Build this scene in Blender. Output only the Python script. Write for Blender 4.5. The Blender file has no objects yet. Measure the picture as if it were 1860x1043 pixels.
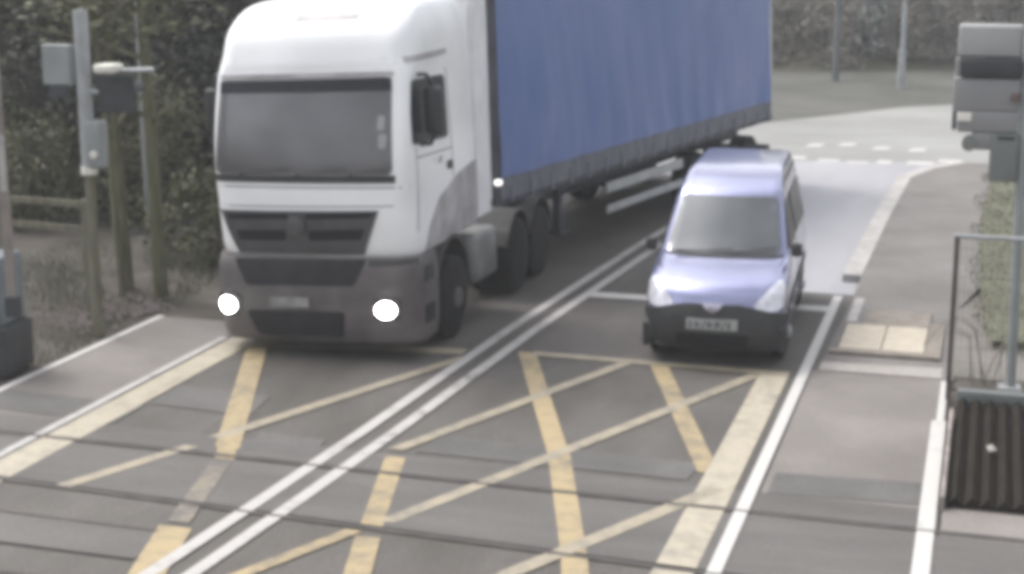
import bpy, bmesh, math, random
from mathutils import Vector, Matrix
from mathutils.bvhtree import BVHTree
R = math.radians
rnd = random.Random(7)
C = bpy.data.collections.new('level_crossing')
scn = bpy.context.scene
scn.collection.children.link(C)

# ---------------------------------------------------------------- camera
F_PX, PITCH, YAW, CAM_H = 2900.0, 12.5675, 16.6752, 4.8
cd = bpy.data.cameras.new('camera')
cam = bpy.data.objects.new('camera', cd)
cam.location = (0, 0, CAM_H)
cam.rotation_euler = (R(90 - PITCH), 0, R(YAW))
cd.sensor_width = 36.0
cd.lens = 36.0 * F_PX / 1860.0
cd.clip_end = 2000
C.objects.link(cam)
scn.camera = cam

# ---------------------------------------------------------------- sky, sun, exposure (overcast day)
SUN_EL, SUN_AZ = 55.0, 292.0       # azimuth: degrees clockwise from +Y
W = bpy.data.worlds.new('World'); scn.world = W; W.use_nodes = True
nt = W.node_tree
bgn = nt.nodes['Background']
sky = nt.nodes.new('ShaderNodeTexSky'); sky.sky_type = 'NISHITA'; sky.sun_disc = False
sky.sun_elevation = R(SUN_EL); sky.sun_rotation = R(SUN_AZ)
sky.air_density = 1.0; sky.dust_density = 4.0; sky.ozone_density = 1.0
hs = nt.nodes.new('ShaderNodeHueSaturation'); hs.inputs['Saturation'].default_value = 0.20
nt.links.new(sky.outputs[0], hs.inputs['Color'])
tcw = nt.nodes.new('ShaderNodeTexCoord'); nzw = nt.nodes.new('ShaderNodeTexNoise'); nzw.inputs['Scale'].default_value = 2.6; nzw.inputs['Detail'].default_value = 6
mpw = nt.nodes.new('ShaderNodeMapping'); mpw.inputs['Scale'].default_value = (1, 1, 2.4)
nt.links.new(tcw.outputs['Generated'], mpw.inputs[0]); nt.links.new(mpw.outputs[0], nzw.inputs['Vector'])
mrw = nt.nodes.new('ShaderNodeMapRange'); mrw.inputs[1].default_value = .35; mrw.inputs[2].default_value = .65; mrw.inputs[3].default_value = .6; mrw.inputs[4].default_value = 1.45
nt.links.new(nzw.outputs['Fac'], mrw.inputs[0])
mxw = nt.nodes.new('ShaderNodeMix'); mxw.data_type = 'RGBA'; mxw.blend_type = 'MULTIPLY'; mxw.inputs[0].default_value = 1
nt.links.new(hs.outputs[0], mxw.inputs[6]); nt.links.new(mrw.outputs[0], mxw.inputs[7])
nt.links.new(mxw.outputs[2], bgn.inputs['Color'])      # overcast with lighter and darker cloud
bgn.inputs['Strength'].default_value = 0.15
sd = bpy.data.lights.new('sun', 'SUN'); sd.energy = 0.8; sd.angle = R(18); sd.color = (1, .955, .89)
so = bpy.data.objects.new('sun', sd); C.objects.link(so)
az = R(SUN_AZ)
sdir = Vector((math.sin(az) * math.cos(R(SUN_EL)), math.cos(az) * math.cos(R(SUN_EL)), math.sin(R(SUN_EL))))
so.rotation_euler = sdir.to_track_quat('Z', 'Y').to_euler()
scn.view_settings.view_transform = 'Standard'
scn.view_settings.look = 'None'
scn.view_settings.exposure = 1.15
scn.view_settings.gamma = 1.0
scn.cycles.use_denoising = True
scn.cycles.pixel_filter_type = 'BLACKMAN_HARRIS'
scn.cycles.filter_width = 5.6          # soft film response of a small surveillance camera
scn.cycles.max_bounces = 6

# ---------------------------------------------------------------- materials
def new_mat(name):
    m = bpy.data.materials.new(name); m.use_nodes = True
    return m, m.node_tree, m.node_tree.nodes['Principled BSDF']

def mat(name, col, rough=.7, var=.15, scale=8.0, metal=0.0, coat=0.0, col2=None, bump=0.0, bscale=60.0, spec=.5, stretch=None, detail=5, contrast=(.35, .65)):
    """principled surface whose colour drifts between two tones in object-space noise"""
    m, t, p = new_mat(name)
    tc = t.nodes.new('ShaderNodeTexCoord')
    src = tc.outputs['Object']
    if stretch:
        mp = t.nodes.new('ShaderNodeMapping'); mp.inputs['Scale'].default_value = stretch
        t.links.new(src, mp.inputs[0]); src = mp.outputs[0]
    nz = t.nodes.new('ShaderNodeTexNoise'); nz.inputs['Scale'].default_value = scale; nz.inputs['Detail'].default_value = detail
    t.links.new(src, nz.inputs['Vector'])
    rp = t.nodes.new('ShaderNodeValToRGB')
    a = tuple(max(0, c * (1 - var)) for c in col); b = tuple(c * (1 + var) for c in col)
    if col2: a, b = col, col2
    rp.color_ramp.elements[0].color = (*a, 1); rp.color_ramp.elements[1].color = (*b, 1)
    rp.color_ramp.elements[0].position = contrast[0]; rp.color_ramp.elements[1].position = contrast[1]
    t.links.new(nz.outputs['Fac'], rp.inputs[0]); t.links.new(rp.outputs[0], p.inputs['Base Color'])
    p.inputs['Roughness'].default_value = rough; p.inputs['Metallic'].default_value = metal
    p.inputs['Coat Weight'].default_value = coat; p.inputs['Coat Roughness'].default_value = .12
    p.inputs['Specular IOR Level'].default_value = spec
    if bump:
        n2 = t.nodes.new('ShaderNodeTexNoise'); n2.inputs['Scale'].default_value = bscale; n2.inputs['Detail'].default_value = 4
        t.links.new(src, n2.inputs['Vector'])
        bp = t.nodes.new('ShaderNodeBump'); bp.inputs['Strength'].default_value = bump; bp.inputs['Distance'].default_value = .02
        t.links.new(n2.outputs['Fac'], bp.inputs['Height']); t.links.new(bp.outputs[0], p.inputs['Normal'])
    return m

def ground_mat(name, c1, c2, c3, rough=.8, s1=.35, s2=40.0, bump=.35, spec=.4, stretch=(1, 1, 1), stain=.5):
    """broad stains times fine aggregate"""
    m, t, p = new_mat(name)
    tc = t.nodes.new('ShaderNodeTexCoord')
    mp = t.nodes.new('ShaderNodeMapping'); mp.inputs['Scale'].default_value = stretch
    t.links.new(tc.outputs['Object'], mp.inputs[0])
    n1 = t.nodes.new('ShaderNodeTexNoise'); n1.inputs['Scale'].default_value = s1; n1.inputs['Detail'].default_value = 8; n1.inputs['Roughness'].default_value = .62
    n2 = t.nodes.new('ShaderNodeTexNoise'); n2.inputs['Scale'].default_value = s2; n2.inputs['Detail'].default_value = 4
    t.links.new(mp.outputs[0], n1.inputs['Vector']); t.links.new(tc.outputs['Object'], n2.inputs['Vector'])
    r1 = t.nodes.new('ShaderNodeValToRGB'); e = r1.color_ramp.elements
    e[0].color = (*c1, 1); e[0].position = .33; e[1].color = (*c3, 1); e[1].position = .68
    k = r1.color_ramp.elements.new(.5); k.color = (*c2, 1)
    t.links.new(n1.outputs['Fac'], r1.inputs[0])
    r2 = t.nodes.new('ShaderNodeMapRange'); r2.inputs[1].default_value = .3; r2.inputs[2].default_value = .7
    r2.inputs[3].default_value = 1 - stain * .45; r2.inputs[4].default_value = 1 + stain * .45
    t.links.new(n2.outputs['Fac'], r2.inputs[0])
    mx = t.nodes.new('ShaderNodeMix'); mx.data_type = 'RGBA'; mx.blend_type = 'MULTIPLY'; mx.inputs[0].default_value = 1
    t.links.new(r1.outputs[0], mx.inputs[6]); t.links.new(r2.outputs[0], mx.inputs[7])
    t.links.new(mx.outputs[2], p.inputs['Base Color'])
    p.inputs['Roughness'].default_value = rough; p.inputs['Specular IOR Level'].default_value = spec
    bp = t.nodes.new('ShaderNodeBump'); bp.inputs['Strength'].default_value = bump; bp.inputs['Distance'].default_value = .01
    t.links.new(n2.outputs['Fac'], bp.inputs['Height']); t.links.new(bp.outputs[0], p.inputs['Normal'])
    return m

def paint_mat(name, col, worn, amount=.42, scale=5.0, soft=.10):
    """road paint, worn through to the asphalt in ragged patches"""
    m, t, p = new_mat(name)
    tc = t.nodes.new('ShaderNodeTexCoord')
    n1 = t.nodes.new('ShaderNodeTexNoise'); n1.inputs['Scale'].default_value = scale; n1.inputs['Detail'].default_value = 9; n1.inputs['Roughness'].default_value = .7
    t.links.new(tc.outputs['Object'], n1.inputs['Vector'])
    n3 = t.nodes.new('ShaderNodeTexNoise'); n3.inputs['Scale'].default_value = .9; n3.inputs['Detail'].default_value = 3
    t.links.new(tc.outputs['Object'], n3.inputs['Vector'])
    ad = t.nodes.new('ShaderNodeMath'); ad.operation = 'ADD'
    ml = t.nodes.new('ShaderNodeMath'); ml.operation = 'MULTIPLY_ADD'; ml.inputs[1].default_value = .5; ml.inputs[2].default_value = -.25
    t.links.new(n3.outputs['Fac'], ml.inputs[0]); t.links.new(n1.outputs['Fac'], ad.inputs[0]); t.links.new(ml.outputs[0], ad.inputs[1])
    r1 = t.nodes.new('ShaderNodeValToRGB'); e = r1.color_ramp.elements
    e[0].position = amount - soft; e[0].color = (*worn, 1); e[1].position = amount + soft; e[1].color = (*col, 1)
    t.links.new(ad.outputs[0], r1.inputs[0]); t.links.new(r1.outputs[0], p.inputs['Base Color'])
    p.inputs['Roughness'].default_value = .65; p.inputs['Specular IOR Level'].default_value = .35
    return m

def glow_mat(name, col, strength):
    m, t, p = new_mat(name)
    p.inputs['Base Color'].default_value = (.8, .8, .8, 1)
    p.inputs['Emission Color'].default_value = (*col, 1); p.inputs['Emission Strength'].default_value = strength
    return m

M = {}
M['asphalt'] = ground_mat('asphalt', (.060, .053, .047), (.083, .075, .068), (.110, .101, .093), rough=.75, s1=.6, stretch=(1.5, .6, 1), stain=.7)
M['approach'] = ground_mat('pale_asphalt', (.255, .252, .272), (.305, .302, .322), (.36, .357, .372), rough=.55, s1=.3, stretch=(1.6, .35, 1), stain=.3)
M['sheen_road'] = ground_mat('sheen_road', (.20, .198, .188), (.25, .248, .238), (.32, .317, .305), rough=.6, s1=.28, stretch=(.5, 1, 1), stain=.2)  # pale base stands in for sky sheen on the slick far road
M['footway'] = ground_mat('footway_tarmac', (.140, .126, .117), (.172, .156, .146), (.21, .192, .181), rough=.8, s1=.6)
M['footway_far'] = ground_mat('footway_far_tarmac', (.125, .116, .108), (.152, .141, .133), (.182, .17, .162), rough=.8, s1=.9)
M['rubber'] = ground_mat('crossing_panel', (.078, .072, .067), (.095, .088, .083), (.116, .109, .103), rough=.7, s1=.9, stretch=(.5, 2, 1))
M['darkband'] = ground_mat('dark_band', (.075, .072, .068), (.093, .089, .085), (.115, .110, .105), rough=.7, s1=1.2)
M['lightband'] = ground_mat('light_band', (.26, .24, .22), (.285, .265, .245), (.31, .29, .27), rough=.8, s1=1.2)
M['dirt'] = ground_mat('dirt', (.034, .029, .024), (.058, .050, .042), (.095, .084, .070), rough=.95, s1=.9, bump=.8)
M['grass_ground'] = ground_mat('grass_ground', (.085, .088, .058), (.115, .117, .080), (.15, .15, .108), rough=.95, s1=.7, bump=.8)
M['gravelgrey'] = ground_mat('gravel_grey', (.13, .12, .105), (.165, .152, .138), (.20, .185, .17), rough=.9, s1=1.1, bump=.7)
M['verge'] = ground_mat('verge', (.065, .068, .058), (.088, .088, .078), (.115, .112, .10), rough=.95, s1=.3, bump=.8)
M['wood_floor'] = ground_mat('wood_floor', (0.0490, 0.0462, 0.0308), (0.0770, 0.0728, 0.0490), (0.1190, 0.1092, 0.0770), rough=.95, s1=.5, bump=.8)
M['white_line'] = paint_mat('white_line', (.40, .385, .37), (.19, .178, .168), amount=.38)
M['white_fresh'] = paint_mat('white_fresh', (.46, .45, .435), (.27, .26, .25), amount=.32)
M['white_worn'] = paint_mat('white_worn', (.60, .57, .54), (.20, .185, .175), amount=.40)
M['yellow'] = paint_mat('yellow_paint', (.345, .270, .155), (.16, .138, .105), amount=.43, soft=.13)
M['yellow_faded'] = paint_mat('yellow_faded', (.375, .335, .262), (.21, .192, .165), amount=.40, soft=.14)
M['yellow_ghost'] = paint_mat('yellow_ghost', (.23, .20, .15), (.118, .107, .10), amount=.52, soft=.12)
M['yellow_thin'] = paint_mat('yellow_thin', (.31, .27, .20), (.17, .155, .135), amount=.43, soft=.14)
M['kerb'] = mat('kerb', (.36, .345, .33), .8, .15, 4)
M['slab'] = mat('slab', (.42, .37, .30), .8, .08, 6, bump=.2)
M['frame_brown'] = mat('frame_brown', (.19, .165, .14), .8, .2, 5)
M['rust'] = mat('rail_side', (.05, .036, .030), .7, .3, 12, metal=.3)
M['railtop'] = mat('rail_top', (.075, .066, .06), .5, .3, 3, metal=.4)
M['gap'] = mat('gap', (.02, .018, .017), .95, .3, 10)
M['cabwhite'] = mat('white_cab_paint', (.79, .795, .805), .3, .05, 1.5, coat=.5)
M['cabgrey'] = mat('road_film_grey', (.36, .345, .35), .6, .25, 2.5)
M['bumper'] = mat('dirty_bumper', (.070, .062, .062), .6, .35, 2.2, col2=(.130, .115, .114))
M['bumperdark'] = mat('bumper_insert', (.018, .017, .020), .7, .3, 4, spec=.3)
M['grille'] = mat('grille_grey', (.055, .053, .057), .5, .2, 4)
M['slot'] = mat('grille_slot', (.010, .010, .012), .7, .2, 6, spec=.2)
M['glass'] = mat('dark_glass', (.115, .113, .12), .08, .15, 1.2, coat=0, spec=.6, metal=.3)
M['sideglass'] = mat('side_glass', (.022, .024, .030), .3, .1, 2, spec=.2)
M['blackplastic'] = mat('black_plastic', (.022, .022, .024), .55, .2, 6)
M['tyre'] = mat('tyre', (.016, .015, .015), .9, .3, 8, spec=.2)
M['rim'] = mat('rim', (.10, .09, .085), .6, .3, 8, metal=.2)
M['curtain'] = mat('blue_curtain', (.062, .122, .31), .42, .3, .55, col2=(.145, .19, .38), stretch=(1, 1, .7), detail=3, contrast=(.3, .7))
M['curtain_hem'] = mat('dirty_curtain_hem', (.075, .085, .12), .6, .3, 3.5, col2=(.14, .14, .16), stretch=(3, 3, .5))
M['strap'] = mat('strap', (.17, .17, .19), .6, .2, 5)
M['trailerframe'] = mat('trailer_frame', (.040, .042, .055), .7, .3, 3)
M['alu'] = mat('aluminium', (.36, .37, .38), .45, .12, 4, metal=.3)
M['bulkhead'] = mat('bulkhead', (.70, .70, .71), .5, .08, 3)
M['tank'] = mat('shaded_tank', (.15, .155, .15), .6, .3, 3)  # darkened: the shade beneath the lorry is put into the tank colour
M['mud'] = mat('mudguard', (.055, .052, .052), .75, .35, 4)
M['lamp'] = glow_mat('headlamp_on', (1, .98, .95), 14)
M['marker'] = glow_mat('marker_lamp', (1, .96, .9), .55)
M['lampglass'] = mat('lamp_glass', (.60, .60, .66), .12, .2, 9, coat=.8, metal=.15)
M['vanpaint'] = mat('lilac_blue_paint', (.265, .275, .425), .22, .05, 3, metal=.72, coat=.8)
M['vanglass'] = mat('van_glass', (.115, .12, .128), .10, .12, 1.5, spec=.8, metal=.35)
M['chrome'] = mat('chrome', (.45, .43, .52), .2, .05, 5, metal=.7)
M['plate'] = mat('plate', (.30, .31, .30), .5, .04, 8)
M['platetext'] = mat('plate_text', (.03, .03, .035), .5, .1, 8)
M['plategrey'] = mat('dirty_plate', (.21, .205, .205), .6, .3, 9)
M['greyvan'] = mat('grey_paint', (.21, .21, .215), .45, .06, 2, coat=.2)
M['greybox'] = mat('pale_grey_box', (.30, .305, .30), .55, .08, 2)
M['galv'] = mat('galvanised', (.33, .34, .35), .5, .12, 4, metal=.25)
M['polegrey'] = mat('painted_pole', (.24, .255, .255), .6, .12, 3)
M['polefaint'] = mat('weathered_pole', (.115, .12, .125), .8, .15, 3)
M['whitepaint'] = mat('white_paint', (.66, .64, .58), .6, .12, 5)
M['timber'] = mat('weathered_timber', (.095, .09, .06), .85, .3, 6, stretch=(4, 4, .4), col2=(.17, .16, .115))
M['darktimber'] = mat('dark_timber', (.018, .015, .012), .95, .3, 5, stretch=(5, .5, 5), col2=(.030, .025, .021), spec=.1)
M['steeldark'] = mat('dark_steel', (.055, .048, .042), .6, .3, 6)
M['wire'] = mat('wire', (.16, .155, .145), .6, .2, 6, metal=.2)
M['cabinet'] = mat('green_grey_cabinet', (.15, .16, .155), .6, .12, 4)
M['barrierbox'] = mat('barrier_box', (.14, .165, .18), .5, .2, 4)
M['barrierskirt'] = mat('barrier_skirt', (.035, .036, .038), .7, .2, 4)
M['boomred'] = mat('boom_red', (.22, .19, .175), .5, .12, 5)
M['hood'] = mat('signal_black', (.028, .03, .034), .6, .2, 5)
M['redlens'] = mat('red_lens', (.13, .085, .085), .4, .1, 6)
M['bark'] = mat('bark', (.045, .042, .033), .9, .3, 6, stretch=(5, 5, .6), col2=(.11, .10, .08))
M['moss'] = mat('mossy_bark', (.080, .080, .042), .9, .3, 5, stretch=(4, 4, .5), col2=(.155, .152, .095))
M['stone'] = mat('rubble', (.17, .145, .135), .9, .2, 5, col2=(.29, .25, .235))

def leaf_mat(name, a, b):
    m, t, p = new_mat(name)
    g = t.nodes.new('ShaderNodeNewGeometry')
    tc = t.nodes.new('ShaderNodeTexCoord')
    nz = t.nodes.new('ShaderNodeTexNoise'); nz.inputs['Scale'].default_value = 1.1; nz.inputs['Detail'].default_value = 6
    t.links.new(tc.outputs['Object'], nz.inputs['Vector'])
    mxr = t.nodes.new('ShaderNodeMath'); mxr.operation = 'MULTIPLY_ADD'; mxr.inputs[1].default_value = .32
    t.links.new(g.outputs['Random Per Island'], mxr.inputs[0]); 
    m2 = t.nodes.new('ShaderNodeMath'); m2.operation = 'MULTIPLY_ADD'; m2.inputs[1].default_value = 2.2; m2.inputs[2].default_value = -.78
    t.links.new(nz.outputs['Fac'], m2.inputs[0]); t.links.new(m2.outputs[0], mxr.inputs[2])
    rp = t.nodes.new('ShaderNodeValToRGB'); rp.color_ramp.elements[0].color = (*a, 1); rp.color_ramp.elements[1].color = (*b, 1)
    t.links.new(mxr.outputs[0], rp.inputs[0]); t.links.new(rp.outputs[0], p.inputs['Base Color'])
    p.inputs['Roughness'].default_value = .7; p.inputs['Specular IOR Level'].default_value = .3
    return m
M['leaf_dark'] = leaf_mat('dark_ivy_leaf', (.062, .065, .050), (.098, .10, .077))
M['leaf_olive'] = leaf_mat('olive_leaf', (.075, .078, .042), (.145, .143, .085))
M['leaf_brown'] = leaf_mat('brown_leaf', (.19, .17, .15), (.34, .31, .275))  # paled so the distance haze sits in the leaf colour
M['leaf_grey'] = leaf_mat('grey_green_leaf', (.21, .225, .22), (.38, .40, .385))  # pale bluish tone carries the far haze in the leaf colour
M['grass'] = leaf_mat('grass_blade', (.095, .098, .062), (.20, .195, .135))

# ---------------------------------------------------------------- mesh helpers
class MB:
    """collects shapes and links them as ONE mesh object"""
    def __init__(self, mtx=None):
        self.v, self.f, self.m = [], [], mtx
    def add(self, vs, fs):
        n = len(self.v)
        self.v += [(self.m @ Vector(v)) if self.m else Vector(v) for v in vs]
        self.f += [tuple(i + n for i in q) for q in fs]
        return self
    def box(self, a, b, rz=0.0, bev=0.0):
        (x0, y0, z0), (x1, y1, z1) = a, b
        if bev > 0:
            bm = bmesh.new(); bmesh.ops.create_cube(bm, size=1)
            for v in bm.verts:
                v.co = Vector(((x0 + x1) / 2 + v.co.x * (x1 - x0), (y0 + y1) / 2 + v.co.y * (y1 - y0), (z0 + z1) / 2 + v.co.z * (z1 - z0)))
            bmesh.ops.bevel(bm, geom=bm.edges[:], offset=bev, segments=3, profile=.5, affect='EDGES')
            bm.verts.index_update()
            vs = [v.co.copy() for v in bm.verts]; fs = [tuple(v.index for v in f.verts) for f in bm.faces]; bm.free()
        else:
            vs = [Vector(q) for q in ((x0, y0, z0), (x1, y0, z0), (x1, y1, z0), (x0, y1, z0), (x0, y0, z1), (x1, y0, z1), (x1, y1, z1), (x0, y1, z1))]
            fs = [(0, 3, 2, 1), (4, 5, 6, 7), (0, 1, 5, 4), (1, 2, 6, 5), (2, 3, 7, 6), (3, 0, 4, 7)]
        if rz:
            c = Vector(((x0 + x1) / 2, (y0 + y1) / 2, 0)); rm = Matrix.Rotation(rz, 3, 'Z')
            vs = [rm @ (v - c) + c for v in vs]
        return self.add(vs, fs)
    def tube(self, pts, rad, n=10, cap=True):
        pts = [Vector(p) for p in pts]
        rs = rad if isinstance(rad, (list, tuple)) else [rad] * len(pts)
        vs, fs = [], []
        up = Vector((0, 0, 1))
        for i, p in enumerate(pts):
            d = (pts[min(i + 1, len(pts) - 1)] - pts[max(i - 1, 0)]).normalized()
            u = d.cross(up)
            if u.length < 1e-3: u = d.cross(Vector((0, 1, 0)))
            u.normalize(); w = u.cross(d)
            for k in range(n):
                a = 2 * math.pi * k / n
                vs.append(p + (u * math.cos(a) + w * math.sin(a)) * rs[i])
        for i in range(len(pts) - 1):
            for k in range(n):
                fs.append((i * n + k, i * n + (k + 1) % n, (i + 1) * n + (k + 1) % n, (i + 1) * n + k))
        if cap:
            fs.append(tuple(range(n))); fs.append(tuple((len(pts) - 1) * n + k for k in reversed(range(n))))
        return self.add(vs, fs)
    def lathe(self, prof, c, axis='X', n=32):
        """prof: list of (along-axis, radius)"""
        vs, fs = [], []
        for (a, r) in prof:
            for k in range(n):
                t = 2 * math.pi * k / n
                q = (a, r * math.cos(t), r * math.sin(t)) if axis == 'X' else ((r * math.cos(t), a, r * math.sin(t)) if axis == 'Y' else (r * math.cos(t), r * math.sin(t), a))
                vs.append(Vector(c) + Vector(q))
        m = len(prof)
        for i in range(m - 1):
            for k in range(n):
                fs.append((i * n + k, (i + 1) * n + k, (i + 1) * n + (k + 1) % n, i * n + (k + 1) % n))
        if prof[0][1] > 1e-4: fs.append(tuple(range(n)))
        if prof[-1][1] > 1e-4: fs.append(tuple((m - 1) * n + k for k in reversed(range(n))))
        return self.add(vs, fs)
    def poly(self, pts, z0, z1=None):
        """flat sheet at z0, or prism z0..z1"""
        n = len(pts)
        if z1 is None:
            return self.add([(x, y, z0) for x, y in pts], [tuple(range(n))])
        vs = [(x, y, z0) for x, y in pts] + [(x, y, z1) for x, y in pts]
        fs = [tuple(reversed(range(n))), tuple(range(n, 2 * n))] + [(i, (i + 1) % n, n + (i + 1) % n, n + i) for i in range(n)]
        return self.add(vs, fs)
    def build(self, name, m, parent=None, smooth=None, label=None):
        me = bpy.data.meshes.new(name); me.from_pydata([tuple(v) for v in self.v], [], self.f); me.update()
        bm = bmesh.new(); bm.from_mesh(me); bmesh.ops.recalc_face_normals(bm, faces=bm.faces[:]); bm.to_mesh(me); bm.free()
        me.materials.append(m)
        if smooth is not None:
            for p in me.polygons: p.use_smooth = True
            me.set_sharp_from_angle(angle=R(smooth))
        o = bpy.data.objects.new(name, me); C.objects.link(o)
        if parent is not None: o.parent = parent
        if label: o['label'] = label
        return o

def tag(o, label, cat, group=None):
    o['label'] = label; o['category'] = cat
    if group: o['group'] = group
    return o
def thing(name, label, cat, loc=(0, 0, 0), rz=0.0, group=None):
    o = bpy.data.objects.new(name, None); C.objects.link(o)
    o.location = loc; o.rotation_euler = (0, 0, rz); o.empty_display_size = .3
    return tag(o, label, cat, group)
def struct(name, mb, m, kind='structure', **k):
    o = mb.build(name, m, **k); o['kind'] = kind; return o
def copy_tree(o, parent=None):
    c = o.copy(); C.objects.link(c)
    if parent is not None: c.parent = parent
    for ch in list(o.children): copy_tree(ch, c)
    return c

def rings(levels, ncorner=6, nfront=9, nside=5):
    """stack of plan outlines. level = (z, y_front, y_rear, half_width, bulge, corner_r, rear_r)"""
    out = []
    for (z, y0, y1, w, b, r, rr) in levels:
        half = []
        xf = w - r
        for i in range(nfront + 1):
            x = xf * i / nfront; half.append((x, y0 + b * (x / w) ** 2))
        yb = y0 + b * (xf / w) ** 2
        for i in range(1, ncorner + 1):
            a = math.pi / 2 * i / ncorner
            half.append((xf + r * math.sin(a), yb + r * (1 - math.cos(a))))
        ys = yb + r; ye = y1 - rr
        for i in range(1, nside + 1): half.append((w, ys + (ye - ys) * i / nside))
        for i in range(1, 5):
            a = math.pi / 2 * i / 4
            half.append((w - rr * (1 - math.cos(a)), ye + rr * math.sin(a)))
        half.append((0, y1))
        pts = half + [(-x, y) for (x, y) in reversed(half[1:-1])]
        out.append([(x, y, z) for x, y in pts])
    return out
def spline_levels(keys, n=6):
    """Catmull-Rom between level keys so the skin is smooth"""
    res = []
    for i in range(len(keys) - 1):
        p0, p1, p2, p3 = keys[max(i - 1, 0)], keys[i], keys[i + 1], keys[min(i + 2, len(keys) - 1)]
        for k in range(n):
            t = k / n
            res.append(tuple(.5 * (2 * b + (c - a) * t + (2 * a - 5 * b + 4 * c - d) * t * t + (3 * b - a - 3 * c + d) * t ** 3) for a, b, c, d in zip(p0, p1, p2, p3)))
    res.append(keys[-1]); return res
def stack(mb, rg):
    n = len(rg[0]); vs = [p for r in rg for p in r]; fs = []
    for i in range(len(rg) - 1):
        for k in range(n): fs.append((i * n + k, i * n + (k + 1) % n, (i + 1) * n + (k + 1) % n, (i + 1) * n + k))
    fs.append(tuple(reversed(range(n)))); fs.append(tuple((len(rg) - 1) * n + k for k in range(n)))
    return mb.add(vs, fs)

def bvh_of(*objs):
    vs, fs = [], []
    for o in objs:
        n = len(vs); vs += [v.co.copy() for v in o.data.vertices]; fs += [tuple(i + n for i in p.vertices) for p in o.data.polygons]
    return BVHTree.FromPolygons(vs, fs)

def panel(name, pts, axis, bvh, m, parent, off=.006, thick=.012, step=.08, rnd_r=0.0, label=None):
    """a panel shaped in elevation (x,z for axis 'Y', y,z for 'X'/'-X', x,y for 'Z'), fitted onto the body it sits on"""
    if rnd_r > 0:
        q = []
        n = len(pts)
        for i in range(n):
            a, b, c = Vector(pts[i - 1]), Vector(pts[i]), Vector(pts[(i + 1) % n])
            d1 = (a - b); d2 = (c - b); r = min(rnd_r, d1.length * .45, d2.length * .45)
            s, e = b + d1.normalized() * r, b + d2.normalized() * r
            for k in range(5):
                t = k / 4; q.append(tuple(s * (1 - t) ** 2 + b * 2 * t * (1 - t) + e * t * t))
        pts = q
    bm = bmesh.new()
    f = bm.faces.new([bm.verts.new((x, y, 0)) for x, y in pts])
    xs = [p[0] for p in pts]; ys = [p[1] for p in pts]
    for ax, lo, hi in ((0, min(xs), max(xs)), (1, min(ys), max(ys))):
        k = max(1, int((hi - lo) / step))
        for i in range(1, k):
            co = [0, 0, 0]; no = [0, 0, 0]; co[ax] = lo + (hi - lo) * i / k; no[ax] = 1
            bmesh.ops.bisect_plane(bm, geom=bm.verts[:] + bm.edges[:] + bm.faces[:], plane_co=co, plane_no=no, dist=1e-5)
    bmesh.ops.triangulate(bm, faces=bm.faces[:])
    dirs = {'Y': Vector((0, 1, 0)), 'X': Vector((-1, 0, 0)), '-X': Vector((1, 0, 0)), 'Z': Vector((0, 0, -1))}
    d = dirs[axis]; last = None; hits = {}
    for v in bm.verts:
        a, b = v.co.x, v.co.y
        o = {'Y': Vector((a, -9, b)), 'X': Vector((9, a, b)), '-X': Vector((-9, a, b)), 'Z': Vector((a, b, 9))}[axis]
        h = bvh.ray_cast(o, d)
        hits[v] = (o, h[0])
    good = [(v, h[1]) for v, h in hits.items() if h[1] is not None]
    for v, (o, h) in hits.items():
        if h is None:
            nb = min(good, key=lambda g: (g[0].co - v.co).length)[1]
            i = {'Y': 1, 'X': 0, '-X': 0, 'Z': 2}[axis]
            h = o.copy(); h[i] = nb[i]
        hits[v] = (o, h)
    for v, (o, h) in hits.items(): v.co = h - d * off
    ret = bmesh.ops.extrude_face_region(bm, geom=bm.faces[:])
    for e in ret['geom']:
        if isinstance(e, bmesh.types.BMVert): e.co = e.co - d * thick
    bmesh.ops.recalc_face_normals(bm, faces=bm.faces[:])
    me = bpy.data.meshes.new(name); bm.to_mesh(me); bm.free()
    me.materials.append(m)
    for p in me.polygons: p.use_smooth = True
    me.set_sharp_from_angle(angle=R(40))
    o = bpy.data.objects.new(name, me); C.objects.link(o); o.parent = parent
    if label: o['label'] = label
    return o

# ---------------------------------------------------------------- ground, roads, markings
def strip(mb, a, b, w, z, horiz=True):
    """painted line from a to b; w is its width measured along x (horiz) or across"""
    (x0, y0), (x1, y1) = a, b
    if horiz: return mb.poly([(x0 - w / 2, y0), (x1 - w / 2, y1), (x1 + w / 2, y1), (x0 + w / 2, y0)], z)
    d = Vector((x1 - x0, y1 - y0)).normalized(); n = Vector((-d.y, d.x)) * w / 2
    return mb.poly([(x0 + n.x, y0 + n.y), (x1 + n.x, y1 + n.y), (x1 - n.x, y1 - n.y), (x0 - n.x, y0 - n.y)], z)

struct('ground', MB().poly([(-110, -30), (110, -30), (110, 150), (-110, 150)], -.03), M['dirt'])
mb = MB().poly([(-9.95, -6), (-.24, -6), (-.24, 17.55), (-1.50, 17.55), (-1.50, 21.45), (-8.75, 21.45), (-8.75, 17.7), (-9.95, 17.7)], -.004)
struct('road', mb, M['asphalt'])
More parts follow.
